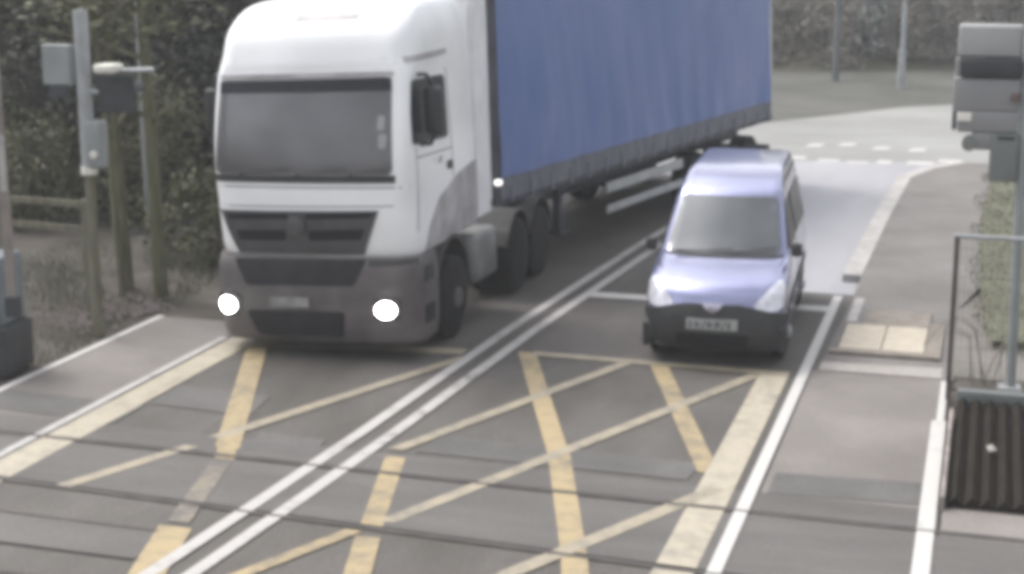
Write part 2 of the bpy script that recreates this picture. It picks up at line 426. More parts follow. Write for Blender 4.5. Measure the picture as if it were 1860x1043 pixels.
# approach road beyond the crossing, bending right round the corner
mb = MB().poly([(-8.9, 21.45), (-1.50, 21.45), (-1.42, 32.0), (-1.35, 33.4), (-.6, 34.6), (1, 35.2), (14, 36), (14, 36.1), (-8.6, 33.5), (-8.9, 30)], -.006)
struct('approach_road', mb, M['asphalt'])  # dark asphalt here puts the trailer's shade into the lane colour
mb = MB().poly([(-3.05, 21.46), (-1.505, 21.46), (-1.425, 32.0), (-1.36, 33.3), (-.65, 34.5), (1, 35.1), (-8.6, 33.45), (-5.6, 31), (-3.4, 27)], .001)
struct('approach_road', mb, M['approach'])
mb = MB().poly([(-9.2, 33.0), (14, 35.6), (16, 51), (8, 49.6), (3, 48.6), (-1.04, 47.0), (-2.3, 46.0), (-3.4, 44.2), (-5.46, 41.2), (-7.6, 37.5), (-9.0, 34.5)], -.002)
struct('side_road', mb, M['sheen_road'])
# footways over the crossing
struct('footway', MB().poly([(-9.95, -6), (-8.74, -6), (-8.74, 17.7), (-9.95, 17.7)], 0.0), M['footway'])
struct('footway', MB().poly([(-1.72, -6), (-.24, -6), (-.24, 17.5), (-1.72, 17.5)], 0.0), M['footway'])
# footway beyond the crossing: ramps up to kerb height
mb = MB()
xs = [(17.5, -1.68, -.20, .004), (20.9, -1.60, -.24, .02), (22.3, -1.58, .06, .10), (27, -1.52, .02, .11), (31.8, -1.40, .14, .11), (33.2, -1.0, .8, .11), (34.2, -.4, 6, .11)]
for (ya, a0, a1, za), (yb, b0, b1, zb) in zip(xs, xs[1:]):
    mb.add([(a0, ya, za), (a1, ya, za), (b1, yb, zb), (b0, yb, zb)], [(0, 1, 2, 3)])
struct('pavement', mb, M['footway_far'])
mb = MB()
for (ya, a0, a1, za), (yb, b0, b1, zb) in zip(xs[2:], xs[3:]):
    mb.add([(a0 - .26, ya, -.02), (a0 + .0, ya, -.02), (a0, ya, za + .006), (a0 - .26, ya, za + .006), (b0 - .26, yb, -.02), (b0, yb, -.02), (b0, yb, zb + .006), (b0 - .26, yb, zb + .006)],
           [(0, 1, 2, 3), (4, 7, 6, 5), (3, 2, 6, 7), (0, 3, 7, 4), (1, 5, 6, 2)])
struct('kerb', mb, M['kerb'])
struct('kerb', MB().poly([(-1.56, 19.8), (-1.44, 19.8), (-1.44, 21.9), (-1.56, 21.9)], -.02, .035), M['kerb'])
# crossing panels and bands between and beside the rails
struct('crossing_deck', MB().poly([(-9.97, 12.98), (-.2, 12.84), (-.2, 13.30), (-9.97, 13.45)], .004), M['rubber'])
struct('crossing_deck', MB().poly([(-14, 11.98), (6, 11.10), (6, 12.63), (-14, 12.93)], .003), M['rubber'])
struct('crossing_deck', MB().poly([(-14, 10.50), (-6.2, 10.40), (-6.2, 10.95), (-14, 11.10)], .004), M['rubber'])
struct('tarmac_band', MB().poly([(-9.94, 13.62), (-8.76, 13.5), (-8.2, 13.5), (-8.2, 14.1), (-9.94, 14.25)], .005), M['darkband'])
struct('tarmac_band', MB().poly([(-1.66, 13.32), (-.32, 13.40), (-.32, 13.98), (-1.66, 13.88)], .005), M['darkband'])
struct('tarmac_band', MB().poly([(-1.66, 17.5), (-.33, 17.5), (-.33, 17.95), (-1.66, 17.85)], .0105), M['lightband'])
for q in ([(-5.0, 13.5), (-2.4, 13.45), (-2.35, 13.95), (-4.9, 14.05)], [(-6.6, 13.1), (-5.9, 13.08), (-5.95, 13.6), (-6.65, 13.65)], [(-8.2, 14.2), (-7.0, 14.1), (-7.1, 14.8), (-8.2, 14.9)]):
    struct('tarmac_patch', MB().poly(q, .0045), M['darkband'])
mb = MB()
strip(mb, (-14, 10.48), (-6.2, 10.38), .028, .008, False); strip(mb, (-14, 11.12), (-6.3, 10.97), .022, .008, False); strip(mb, (-14, 9.95), (-6.0, 9.85), .02, .008, False)
struct('panel_joint', mb, M['gap'])
# rails with their flangeways (each rail a thing)
def rail(label, a, b, seen):
    t = thing('railway_rail', label, 'rail', (a[0], a[1], 0), math.atan2(b[1] - a[1], b[0] - a[0]), 'rails crossing the road')
    L = math.hypot(b[0] - a[0], b[1] - a[1])
    MB().box((0, -.026, -.13), (L, .026, .014), bev=.006).build('rail_head', M['railtop'], t)
    MB().box((0, -.012, -.16), (L, .012, -.12)).box((0, -.07, -.19), (L, .07, -.155)).build('rail_web', M['rust'], t)
    MB().box((0, .030, -.05), (L, .030 + seen, .0075)).build('flangeway', M['gap'], t)
rail('near rail, the dark line running across below the yellow box', (-16, 12.1), (8, 10.88), .045)
rail('far rail crossing the road between the yellow box arms', (-16, 13.0), (8, 12.66), .022)

# white lines
mb = MB(); strip(mb, (-8.70, -6), (-8.70, 16.95), .10, .009); struct('road_marking', mb, M['white_line'])
mb = MB(); strip(mb, (-9.97, -6), (-9.97, 17.7), .10, .009); struct('road_marking', mb, M['white_fresh'])
mb = MB(); strip(mb, (-1.82, -6), (-1.80, 21.3), .115, .013); struct('road_marking', mb, M['white_fresh'])
mb = MB(); strip(mb, (-.26, -6), (-.30, 15.9), .14, .013); strip(mb, (-.29, 15.9), (-.29, 17.4), .075, .013); struct('road_marking', mb, M['white_fresh'])
cl = [(-6.1, 4), (-5.62, 10.26), (-5.53, 11.6), (-5.39, 14.03), (-5.21, 18.2), (-4.84, 23.8), (-4.5, 28), (-3.9, 33)]
for off in (0, -.31):
    mb = MB()
    for (a, b) in zip(cl, cl[1:]): strip(mb, (a[0] + off, a[1]), (b[0] + off, b[1]), .135, .011)
    struct('road_marking', mb, M['white_line'])
mb = MB().poly([(-5.02, 20.32), (-1.86, 20.36), (-1.86, 20.66), (-5.04, 20.62)], .009); struct('road_marking', mb, M['white_fresh'])
# faded give way dashes across the far junction
mb = MB()
for i in range(6):
    x = -4.1 + i * .62
    q = .62 + rnd.uniform(-.3, .3); u = .44 + rnd.uniform(-.15, .16); y_ = 34.4 + .04 * i + rnd.uniform(-.3, .3)
    mb.poly([(x, y_), (x + u, y_), (x + u, y_ + q), (x, y_ + q)], .006)
for x, y in ((-4.0, 36.6), (-3.3, 36.9), (-2.5, 36.5), (-1.7, 36.4), (-1.2, 33.9)):
    mb.poly([(x, y), (x + .34, y + .1), (x + .4, y + .7), (x + .05, y + .55)], .006)
struct('road_marking', mb, M['white_fresh'])

# yellow box
YZ = .006
def ybar(name, segs, m=M['yellow'], z=YZ):
    mb = MB()
    for a, b, w in segs: strip(mb, a, b, w, z)
    struct('yellow_box_marking', mb, m)
ybar('l', [((-8.43, -6), (-8.43, 16.95), .36)], M['yellow_faded'])
struct('yellow_box_marking', MB().poly([(-8.25, 16.62), (-5.7, 17.0), (-5.7, 17.25), (-8.25, 16.95)], YZ), M['yellow_thin'])
ybar('a', [((-8.12, 16.62), (-6.75, 13.1), .26), ((-6.75, 13.1), (-6.62, 12.78), .20), ((-6.22, 11.1), (-5.80, 9.6), .30), ((-5.80, 9.6), (-4.5, 6), .26)], z=.0075)
ybar('ghost', [((-6.62, 12.72), (-6.25, 11.2), .20)], M['yellow_ghost'], z=.0072)
ybar('a2', [((-5.62, 16.9), (-7.0, 13.35), .17), ((-7.1, 13.05), (-7.66, 11.7), .16), ((-8, 10.8), (-9, 8), .12)], M['yellow_thin'], z=.0085)
ybar('A', [((-5.0, 17.3), (-3.66, 13.76), .22), ((-3.66, 13.76), (-2.92, 11.45), .22), ((-2.92, 11.45), (-1.95, 8), .22)])
ybar('B', [((-3.45, 17.3), (-2.24, 13.7), .21)])
ybar('band', [((-2.11, -6), (-2.11, 17.3), .32)], M['yellow_faded'], z=.0075)
ybar('C', [((-3.74, 17.3), (-5.2, 13.5), .16)], M['yellow_thin'], z=.0085)
ybar('D', [((-2.3, 17.1), (-4.60, 11.7), .16)], M['yellow_thin'], z=.0085)
ybar('D2', [((-4.78, 11.45), (-5.45, 9.9), .15)], M['yellow'], z=.0085)
ybar('E', [((-2.1, 13.3), (-3.3, 10.95), .18), ((-3.3, 10.95), (-4.6, 8.4), .15)], M['yellow_thin'], z=.0085)
ybar('F', [((-5.12, 13.3), (-4.66, 11.5), .20), ((-4.62, 11.35), (-4.30, 10.2), .22), ((-4.3, 10.2), (-3.4, 7), .22)], M['yellow'], z=.007)
struct('yellow_box_marking', MB().poly([(-4.92, 17.18), (-1.95, 17.12), (-1.95, 17.3), (-4.92, 17.36)], .0095), M['yellow_thin'])

# cable pit in the footway: two pale lids in a brown frame
t = thing('cable_pit', 'pair of cream concrete lids in a brown frame in the right footway', 'access cover', (-1.03, 18.95, .02))
MB().box((-.60, -.72, -.05), (.66, -.55, .030)).box((.48, -.545, -.05), (.66, .9, .028)).box((-.30, .67, -.05), (.475, 1.55, .029)).build('pit_frame', M['frame_brown'], t)
for x0, x1 in ((-.50, -.02), (-.008, .47)):
    MB().box((x0, -.54, -.05), (x1, .66, .035), bev=.008).build('lid', M['slab'], t)

# verges
struct('gravel', MB().poly([(-.24, 17.6), (14, 17.6), (14, 24.5), (-.24, 24.5)], .012), M['gravelgrey'])
struct('grass_verge', MB().poly([(.14, 19.0), (14, 19.0), (14, 33.6), (.8, 33.4), (.10, 32.2), (.0, 29), (-.05, 25), (.02, 22)], .112), M['grass_ground'])
mb = MB()
far = [(-30, 33), (-9.0, 34.3), (-7.6, 37.5), (-5.46, 41.2), (-3.4, 44.2), (-2.3, 46.0), (-1.04, 47.0), (3, 48.6), (8, 49.6), (16, 51), (40, 54)]
back = [(-30, 52), (-16, 52), (-11, 53), (-8, 54), (-6, 54), (-4, 55), (-2, 56), (3, 57), (9, 58), (18, 60), (40, 64)]
for i in range(len(far) - 1):
    a, b, c, d = far[i], far[i + 1], back[i + 1], back[i]
    mb.add([(*a, 0), (*b, 0), (*c, .25), (*d, .25)], [(0, 1, 2, 3)])
struct('far_verge', mb, M['verge'])
mb = MB()
top = [(x, y + 25) for x, y in back]
for i in range(len(back) - 1):
    a, b, c, d = back[i], back[i + 1], top[i + 1], top[i]
    mb.add([(*a, .25), (*b, .25), (*c, 5.0), (*d, 5.0)], [(0, 1, 2, 3)])
struct('bank', mb, M['wood_floor'])
mb = MB()
def bump(x, y): return .02 + .06 * math.sin(x * 1.7 + y) * math.sin(y * 1.3) + max(0, (y - 24) * .05) + max(0, (-11 - x) * .04)
nx, ny = 24, 24
vs = [(-30 + 19.9 * i / nx, 14 + 36 * j / ny, bump(-30 + 19.9 * i / nx, 14 + 36 * j / ny) - (.05 if i == nx else 0)) for j in range(ny + 1) for i in range(nx + 1)]
fs = [(j * (nx + 1) + i, j * (nx + 1) + i + 1, (j + 1) * (nx + 1) + i + 1, (j + 1) * (nx + 1) + i) for j in range(ny) for i in range(nx)]
mb.add(vs, fs); struct('earth_verge', mb, M['dirt'], smooth=60)

# ---------------------------------------------------------------- wheels
def wheel(parent, x, y, r, w, side=1, dual=False, rimcol='rim'):
    """axle along x; x is the outer face"""
    o = MB(); n = 36
    s = -side
    o.lathe([(0, r * .56), (0.012 * s, r * .80), (.03 * s, r * .95), (.05 * s, r), (w * s - .05 * s, r), (w * s - .02 * s, r * .93), (w * s, r * .56)], (x, y, r), 'X', n)
    tw = o.build('wheel', M['tyre'], parent, smooth=40)
    k = MB(); d = .10 if dual else .03
    k.lathe([(.004 * s, r * .58), (.02 * s, r * .55), (d * s, r * .48), (d * s + .015 * s, r * .26), ((d - .06) * s, r * .24), ((d - .07) * s, r * .10), ((d - .075) * s, .001)], (x, y, r), 'X', n)
    k.build('rim', M[rimcol], tw, smooth=35)
    return tw

# ================================================================ articulated lorry
LX, LY = -7.26, 16.32
lorry = thing('articulated_lorry', 'white lorry cab pulling a long blue curtain-sided trailer, headlamps on', 'lorry', (LX, LY, 0))
# cab: stack of plan outlines (z, front y, rear y, half width, bulge, corner r, rear r)
cab_keys = [(1.18, .10, 2.46, 1.215, .10, .26, .04), (1.30, .05, 2.46, 1.235, .10, .26, .04), (1.75, .02, 2.46, 1.245, .10, .26, .04), (2.12, .03, 2.46, 1.245, .09, .20, .04),
            (2.6, .10, 2.46, 1.235, .07, .13, .04), (3.18, .21, 2.46, 1.215, .07, .13, .04), (3.40, .24, 2.46, 1.205, .10, .24, .05), (3.70, .36, 2.46, 1.18, .12, .24, .08),
            (3.92, .66, 2.46, 1.13, .14, .24, .10), (4.02, 1.05, 2.45, 1.05, .14, .24, .12), (4.06, 1.5, 2.42, .90, .12, .24, .12)]
cab_keys = [(z, a, b, w - .02 - .016 * max(0, z - 2), q, r, e) for z, a, b, w, q, r, e in cab_keys]
mb = MB(); stack(mb, rings(spline_levels(cab_keys, 5)))
cab = mb.build('cab_body', M['cabwhite'], lorry, smooth=35)
bv = bvh_of(cab)
X = lambda wx: wx - LX
# windscreen, pillars and glass
panel('windscreen', [(-1.16, 2.13), (1.02, 2.13), (1.00, 3.20), (-1.08, 3.17)], 'Y', bv, M['glass'], lorry, rnd_r=.08, off=.002)
ws = lorry.children[-1]
panel('windscreen_rubber', [(-1.18, 2.04), (1.05, 2.04), (1.05, 2.122), (-1.18, 2.122)], 'Y', bv, M['blackplastic'], ws, off=.003)
panel('sun_visor_shade', [(-1.08, 3.18), (1.02, 3.215), (1.02, 3.26), (-1.08, 3.235)], 'Y', bv, M['cabgrey'], lorry, off=.004)
panel('tinted_band', [(-1.09, 3.03), (1.01, 3.05), (1.0, 3.19), (-1.08, 3.165)], 'Y', bv, M['sideglass'], ws, off=.016, thick=.002)
for p_ in ([(.86, 2.42), (.95, 2.42), (.96, 2.58), (.87, 2.58)], [(.85, 2.62), (.93, 2.62), (.94, 2.78), (.86, 2.78)]):
    panel('permit_card', p_, 'Y', bv, M['greybox'], ws, off=.016, thick=.003, rnd_r=.03)
# side glass, rain strip, door seams, handle
for ax, nm in (('X', 1), ('-X', 2)):
    sw = panel('side_window', [(.25, 2.44), (1.42, 2.40), (1.46, 3.08), (1.40, 3.13), (.38, 3.15), (.28, 2.8)], ax, bv, M['sideglass'], lorry, rnd_r=.07, off=.002)
    panel('gutter_strip', [(.30, 3.34), (1.62, 3.36), (1.62, 3.42), (.30, 3.41)], ax, bv, M['cabgrey'], lorry, off=.004)
    panel('door_handle', [(1.36, 2.02), (1.50, 2.02), (1.50, 2.12), (1.36, 2.12)], ax, bv, M['blackplastic'], lorry, off=.01, rnd_r=.02)
    panel('lower_side_panel', [(.52, 1.19), (2.42, 1.19), (2.42, 2.0), (1.75, 1.93), (1.05, 1.74), (.68, 1.46)], ax, bv, M['cabgrey'], lorry, off=.004, rnd_r=.06)
    for q in ([(.30, 1.46), (.312, 1.46), (.36, 2.40), (.348, 2.40)], [(1.55, 1.9), (1.565, 1.9), (1.565, 3.2), (1.55, 3.2)], [(.36, 2.28), (1.55, 2.25), (1.55, 2.262), (.36, 2.292)]):
        panel('door_seam', q, ax, bv, M['slot'], lorry, off=.001, thick=.002)
    MB().tube([(s_ * 1.26, 1.0 + .02 * k_, 2.15 + .02 * k_) for s_, k_ in (((1 if ax == 'X' else -1), 0), ((1 if ax == 'X' else -1), 3))], .012, 6).build('grab_handle', M['blackplastic'], lorry)
panel('panel_gap', [(-1.19, 1.98), (1.19, 1.98), (1.19, 1.992), (-1.19, 1.992)], 'Y', bv, M['slot'], lorry, off=.001, thick=.002)
panel('panel_gap', [(-1.16, 1.755), (1.02, 1.775), (1.02, 1.785), (-1.16, 1.765)], 'Y', bv, M['slot'], lorry, off=.001, thick=.002)
for q in ([(-.95, 2.11), (-.92, 2.11), (-.20, 2.20), (-.20, 2.215)], [(-.25, 2.11), (-.22, 2.11), (.50, 2.20), (.50, 2.215)], [(.42, 2.11), (.45, 2.11), (.96, 2.19), (.96, 2.205)]):
    panel('wiper', q, 'Y', bv, M['blackplastic'], ws, off=.02, thick=.012)
# roof marker recesses
panel('roof_lamp_recess', [(-.24, 3.80), (.54, 3.83), (.54, 3.91), (-.24, 3.89)], 'Y', bv, M['cabgrey'], lorry, off=.003, rnd_r=.03)
# grille
gr = panel('grille', [(-1.14, 1.71), (.84, 1.73), (.81, 1.65), (.64, 1.22), (-.92, 1.21), (-1.09, 1.61)], 'Y', bv, M['grille'], lorry, off=.004, thick=.02)
for q in ([(-1.00, 1.61), (-.24, 1.63), (-.24, 1.69), (-1.03, 1.67)], [(-.02, 1.63), (.75, 1.65), (.78, 1.71), (-.02, 1.69)],
          [(-.88, 1.37), (-.28, 1.38), (-.28, 1.50), (-.92, 1.48)], [(.0, 1.38), (.62, 1.40), (.68, 1.52), (.0, 1.50)]):
    panel('grille_slot', q, 'Y', bv, M['slot'], gr, off=.022, thick=.008, rnd_r=.03)
MB().lathe([(0, .001), (0, .10), (-.02, .11), (-.03, .09), (-.03, .001)], (-.13, -.02, 1.55), 'Y', 28).build('badge', M['grille'], gr, smooth=40)
# bumper
bkeys = [(.16, .16, 1.30, 1.19, .08, .26, .02), (.22, .05, 1.30, 1.245, .08, .28, .02), (.45, -.02, 1.30, 1.27, .08, .30, .02), (.85, -.03, 1.30, 1.28, .08, .30, .02), (1.10, .0, 1.30, 1.27, .08, .30, .02), (1.185, .04, 1.30, 1.25, .08, .28, .02)]
mb = MB(); stack(mb, rings(spline_levels(bkeys, 4)))
# the outline is cut back behind the corner so the wheel housing is open
me_b = mb.build('bumper', M['bumper'], lorry, smooth=35)
bm = bmesh.new(); bm.from_mesh(me_b.data)
for v in bm.verts:
    if v.co.y > .72: v.co.y = .72 + (v.co.y - .72) * .02
bm.to_mesh(me_b.data); bm.free()
bb = bvh_of(me_b)
panel('bumper_insert', [(-.96, 1.16), (.68, 1.175), (.52, .88), (-.80, .86)], 'Y', bb, M['bumperdark'], me_b, off=.003, rnd_r=.04)
panel('air_intake', [(-.82, .56), (.40, .58), (.36, .27), (-.70, .26)], 'Y', bb, M['bumperdark'], me_b, off=.003, rnd_r=.05)
panel('number_plate', [(-.52, .61), (-.02, .62), (-.02, .735), (-.52, .725)], 'Y', bb, M['plategrey'], me_b, off=.012)
panel('bumper_trim', [(.70, 1.10), (1.27, 1.13), (1.27, 1.18), (.70, 1.17)], 'Y', bb, M['blackplastic'], me_b, off=.004)
for ax in ('X', '-X'):
    panel('step_recess', [(.24, .88), (.56, .88), (.56, 1.06), (.30, 1.06)], ax, bb, M['blackplastic'], me_b, off=.003, rnd_r=.04)
    panel('step_recess', [(.26, .40), (.56, .40), (.56, .62), (.26, .62)], ax, bb, M['bumperdark'], me_b, off=.003, rnd_r=.04)
for x0, side in ((-1.07, -1), (.90, 1)):
    hb = panel('headlamp_housing', [(x0 - .13, .48), (x0 + .15, .48), (x0 + .17, .74), (x0 - .15, .74)], 'Y', bb, M['bumperdark'], lorry, off=.002, rnd_r=.06)
    panel('headlight', [(x0 + .112 * math.cos(a), .61 + .092 * math.sin(a)) for a in [2 * math.pi * k / 20 for k in range(20)]], 'Y', bb, M['lamp'], lorry, off=.012, thick=.03)
# corner deflectors either side of the grille
# mirrors
for s in (-1, 1):
    xm = s * 1.36
    mm = MB().box((xm - .10, .52, 2.52), (xm + .10, .70, 3.06), bev=.05).build('mirror', M['blackplastic'], lorry, smooth=40)
    for q in ([(s * 1.2, .52, 3.2), (s * 1.30, .55, 3.20), (s * 1.36, .60, 3.05)], [(s * 1.2, .5, 2.42), (s * 1.32, .56, 2.42), (s * 1.36, .60, 2.54)]): MB().tube(q, .025).build('mirror_arm', M['blackplastic'], mm, smooth=50)
# side fairings closing the gap to the trailer
for s in (-1, 1):
    MB().poly([(s * 1.225, 2.47), (s * 1.215, 3.02), (s * 1.155, 3.05), (s * 1.165, 2.47)], 1.25, 3.98).build('side_fairing', M['bulkhead'], lorry)
    # wheel housing lip
    o = MB(); rr, n = .62, 12
    pts = []
    for k in range(n + 1):
        a = math.pi * k / n
        pts.append((1.45 - .60 * math.cos(a), .56 + .66 * math.sin(a)))
    for (ya, za), (yb, zb) in zip(pts, pts[1:]):
        o.add([(s * 1.20, ya, za), (s * .84, ya, za), (s * .84, yb, zb), (s * 1.20, yb, zb), (s * 1.20, ya, za + .05), (s * .84, ya, za + .05), (s * .84, yb, zb + .05), (s * 1.20, yb, zb + .05)],
              [(0, 1, 2, 3), (4, 7, 6, 5), (0, 3, 7, 4), (1, 5, 6, 2)])
    o.build('mudguard', M['mud'], lorry)
    wheel(lorry, s * 1.25, 1.45, .50, .32, s)
    # fuel tank and battery box between the axles
    MB().box((s * .72 if s > 0 else -1.25, 2.22, .42), (1.25 if s > 0 else -.72, 3.15, 1.06), bev=.09).build('fuel_tank', M['tank'], lorry, smooth=40)
    for ya in (4.1, 5.2):
        wheel(lorry, s * 1.27, ya, .50, .62, s, dual=True)
        o = MB(); pts = [(ya - .58 * math.cos(math.pi * k / 10), .52 + .60 * math.sin(math.pi * k / 10)) for k in range(1, 10)]
        for (ya_, za), (yb, zb) in zip(pts, pts[1:]):
            o.add([(s * 1.24, ya_, za), (s * .6, ya_, za), (s * .6, yb, zb), (s * 1.24, yb, zb), (s * 1.24, ya_, za + .03), (s * .6, ya_, za + .03), (s * .6, yb, zb + .03), (s * 1.24, yb, zb + .03)],
                  [(0, 1, 2, 3), (4, 7, 6, 5), (0, 3, 7, 4), (1, 5, 6, 2)])
        o.build('mudguard', M['mud'], lorry)
MB().box((-.50, .7, .55), (-.36, 6.1, .85)).box((.36, .7, .55), (.50, 6.1, .85)).box((-.45, 4.3, .85), (.45, 5.2, 1.0)).box((-.8, .62, .3), (.8, 1.9, 1.17)).build('chassis', M['trailerframe'], lorry)
# trailer (own frame: x across, y back from its front wall), swung 12 degrees as the lorry comes round the bend
TY = R(-12.0)
TM = Matrix.Translation((-6.33 - LX, 20.60 - LY, 0)) @ Matrix.Rotation(TY, 4, 'Z') @ Matrix.Translation((-1.275, 0, 0))
TL, ZD, ZT = 11.0, 1.18, 4.05
def tm(): return MB(TM)
# curtains: gently billowed cloth with tension folds
for s in (-1, 1):
    nx_, nz_ = 90, 26; vs = []; fs = []
    for j in range(nz_ + 1):
        for i in range(nx_ + 1):
            y = .10 + (TL - .2) * i / nx_; z = ZD + .28 + (ZT - .12 - ZD - .28) * j / nz_
            post = .5 - .5 * math.cos(2 * math.pi * y / 2.70)
            d = .035 * post * math.sin(math.pi * j / nz_) + .013 * math.sin(y * 7 + 2.2 * math.sin(z * 1.5 + y * .6)) * (1.1 - j / nz_) + .006 * math.sin(y * 17 + z * 3)
            vs.append((s * (1.262 + d), y, z))
    for j in range(nz_):
        for i in range(nx_): a = j * (nx_ + 1) + i; fs.append((a, a + 1, a + nx_ + 2, a + nx_ + 1))
    cu = tm().add(vs, fs).build('curtain', M['curtain'], lorry, smooth=80)
    hem = tm(); vs = []; fs = []
    for j in range(3):
        for i in range(181):
            y = .06 + (TL - .12) * i / 180
            vs.append((s * (1.268 + .010 * math.sin(y * 14) * (j == 0)), y, ZD - .02 + .15 * j))
    for j in range(2):
        for i in range(180): a = j * 181 + i; fs.append((a, a + 1, a + 182, a + 181))
    hm = hem.add(vs, fs).build('curtain_hem', M['curtain_hem'], lorry, smooth=80)
    for i in range(18):
        b = tm()
        y = .35 + i * .61
        b.box((s * 1.282 - .008, y, ZD - .08), (s * 1.282 + .008, y + .045, ZD + .16))
        b.build('buckle_strap', M['strap'], hm)
    tm().box((s * 1.235 - .035, .0, ZD - .10), (s * 1.235 + .02, TL, ZD + .0)).build('side_rail', M['trailerframe'], lorry)
    # side guards
    for z0, z1 in ((.74, .90), (.42, .54)):
        tm().box((s * 1.20 - .02, 3.55, z0), (s * 1.20 + .02, 6.6, z1), bev=.008).build('side_guard', M['alu'], lorry)
    for ya in (7.3, 8.6, 9.9):
        o = MB(TM); o.lathe([(0, .28), (-.012 * s, .40), (-.03 * s, .475), (-.05 * s, .50), (-.34 * s, .50), (-.38 * s, .28)], (s * 1.24, ya, .5), 'X', 28)
        tw = o.build('wheel', M['tyre'], lorry, smooth=40)
        MB(TM).lathe([(-.006 * s, .29), (-.04 * s, .24), (-.05 * s, .13), (.0, .12), (.0, .001)], (s * 1.24, ya, .5), 'X', 24).build('rim', M['rim'], tw, smooth=40)
    tm().box((s * .95 - .06, 2.3, .35), (s * .95 + .06, 2.42, 1.08)).box((s * .95 - .12, 2.22, .30), (s * .95 + .12, 2.50, .35)).build('landing_leg', M['trailerframe'], lorry)
tm().box((-1.245, .0, ZD + .005), (1.245, .08, ZT - .01)).build('front_wall', M['bulkhead'], lorry)
for s in (-1, 1): tm().box((s * 1.22 - .035, -.03, ZD - .10), (s * 1.22 + .045, .10, ZT)).build('corner_post', M['trailerframe'], lorry)
tm().box((-1.27, .105, ZT - .12), (1.27, TL, ZT + .02)).build('trailer_roof', M['bulkhead'], lorry)
tm().box((-1.23, .1, ZD - .09), (1.23, TL - .01, ZD + .015)).box((-.55, .5, .72), (-.42, TL, 1.08)).box((.42, .5, .72), (.55, TL, 1.08)).build('trailer_bed', M['trailerframe'], lorry)
tm().box((-1.25, TL - .06, ZD + .02), (1.25, TL + .0, ZT - .02)).build('rear_door', M['bulkhead'], lorry)
tm().box((-1.2, TL - .08, .45), (1.2, TL + .02, .60)).build('rear_bumper', M['trailerframe'], lorry)
ml = tm().box((1.26, -.12, ZD + .21), (1.36, -.02, ZD + .29), bev=.03).build('marker_lamp', M['marker'], lorry)
tm().box((1.20, -.02, ZD + .22), (1.30, .04, ZD + .26)).build('lamp_bracket', M['blackplastic'], ml)

# body roll: the sprung body leans a little towards the left of the picture as the lorry swerves round the van
ROLL = Matrix.Translation((0, 0, .5)) @ Matrix.Rotation(R(-2.0), 4, 'Y') @ Matrix.Translation((0, 0, -.5))
for ch in lorry.children:
    if ch.name.split('.')[0] in ('wheel', 'mudguard'): continue
    for o in [ch] + list(ch.children): o.data.transform(ROLL)

# ================================================================ small blue van
VX, VY = -2.83, 17.22
van = thing('small_van', 'lilac blue car-derived van with black bumper waiting in the right lane', 'van', (VX, VY, 0), R(3.2))
vk = [(.17, .16, 4.0, .72, .16, .25, .1), (.24, .05, 4.06, .80, .16, .28, .1), (.45, .0, 4.08, .815, .17, .30, .1), (.64, .02, 4.08, .82, .18, .30, .1), (.76, .06, 4.07, .82, .20, .30, .1),
      (.86, .13, 4.07, .815, .22, .30, .1), (.94, .26, 4.07, .81, .22, .30, .1), (1.02, .54, 4.07, .80, .20, .28, .1), (1.10, .88, 4.07, .79, .18, .26, .1), (1.18, 1.01, 4.07, .775, .16, .22, .1),
      (1.45, 1.28, 4.06, .71, .14, .18, .1), (1.72, 1.55, 4.05, .650, .13, .16, .1), (1.82, 1.74, 4.04, .615, .12, .14, .10), (1.91, 2.05, 4.02, .590, .12, .12, .10), (1.955, 2.4, 4.0, .555, .10, .12, .10), (1.97, 2.8, 3.97, .50, .10, .12, .10)]
vk = [(z, a, b, w * .965, q, r, e) for z, a, b, w, q, r, e in vk]
mb = MB(); stack(mb, rings(spline_levels(vk, 5)))
vb = mb.build('body', M['vanpaint'], van, smooth=35)
vv = bvh_of(vb)
wsv = panel('windscreen', [(-.67, 1.135), (.67, 1.135), (.57, 1.72), (-.57, 1.72)], 'Y', vv, M['vanglass'], van, rnd_r=.07, off=.002, thick=.006)
panel('wiper_cowl', [(-.71, 1.10), (.71, 1.10), (.69, 1.13), (-.69, 1.13)], 'Y', vv, M['blackplastic'], wsv, off=.004, thick=.012)
for q in ([(-.55, .98, 1.15), (-.2, .95, 1.165), (.12, .97, 1.19)], [(.05, .94, 1.15), (.35, .99, 1.18), (.62, 1.08, 1.21)]): MB().tube(q, .008, 6).build('wiper', M['blackplastic'], wsv)
bp_ = panel('bumper', [(-.80, .18), (.80, .18), (.80, .62), (.56, .68), (.30, .735), (-.30, .735), (-.56, .68), (-.80, .62)], 'Y', vv, M['blackplastic'], van, off=.004, thick=.03, rnd_r=.03)
bpb = bvh_of(bp_)
panel('lower_grille', [(-.38, .24), (.38, .24), (.42, .40), (-.42, .40)], 'Y', bpb, M['slot'], bp_, off=.002, rnd_r=.03)
np_ = panel('number_plate', [(-.285, .455), (.285, .455), (.285, .58), (-.285, .58)], 'Y', bpb, M['plate'], van, off=.004, thick=.008)
nb = bvh_of(np_)
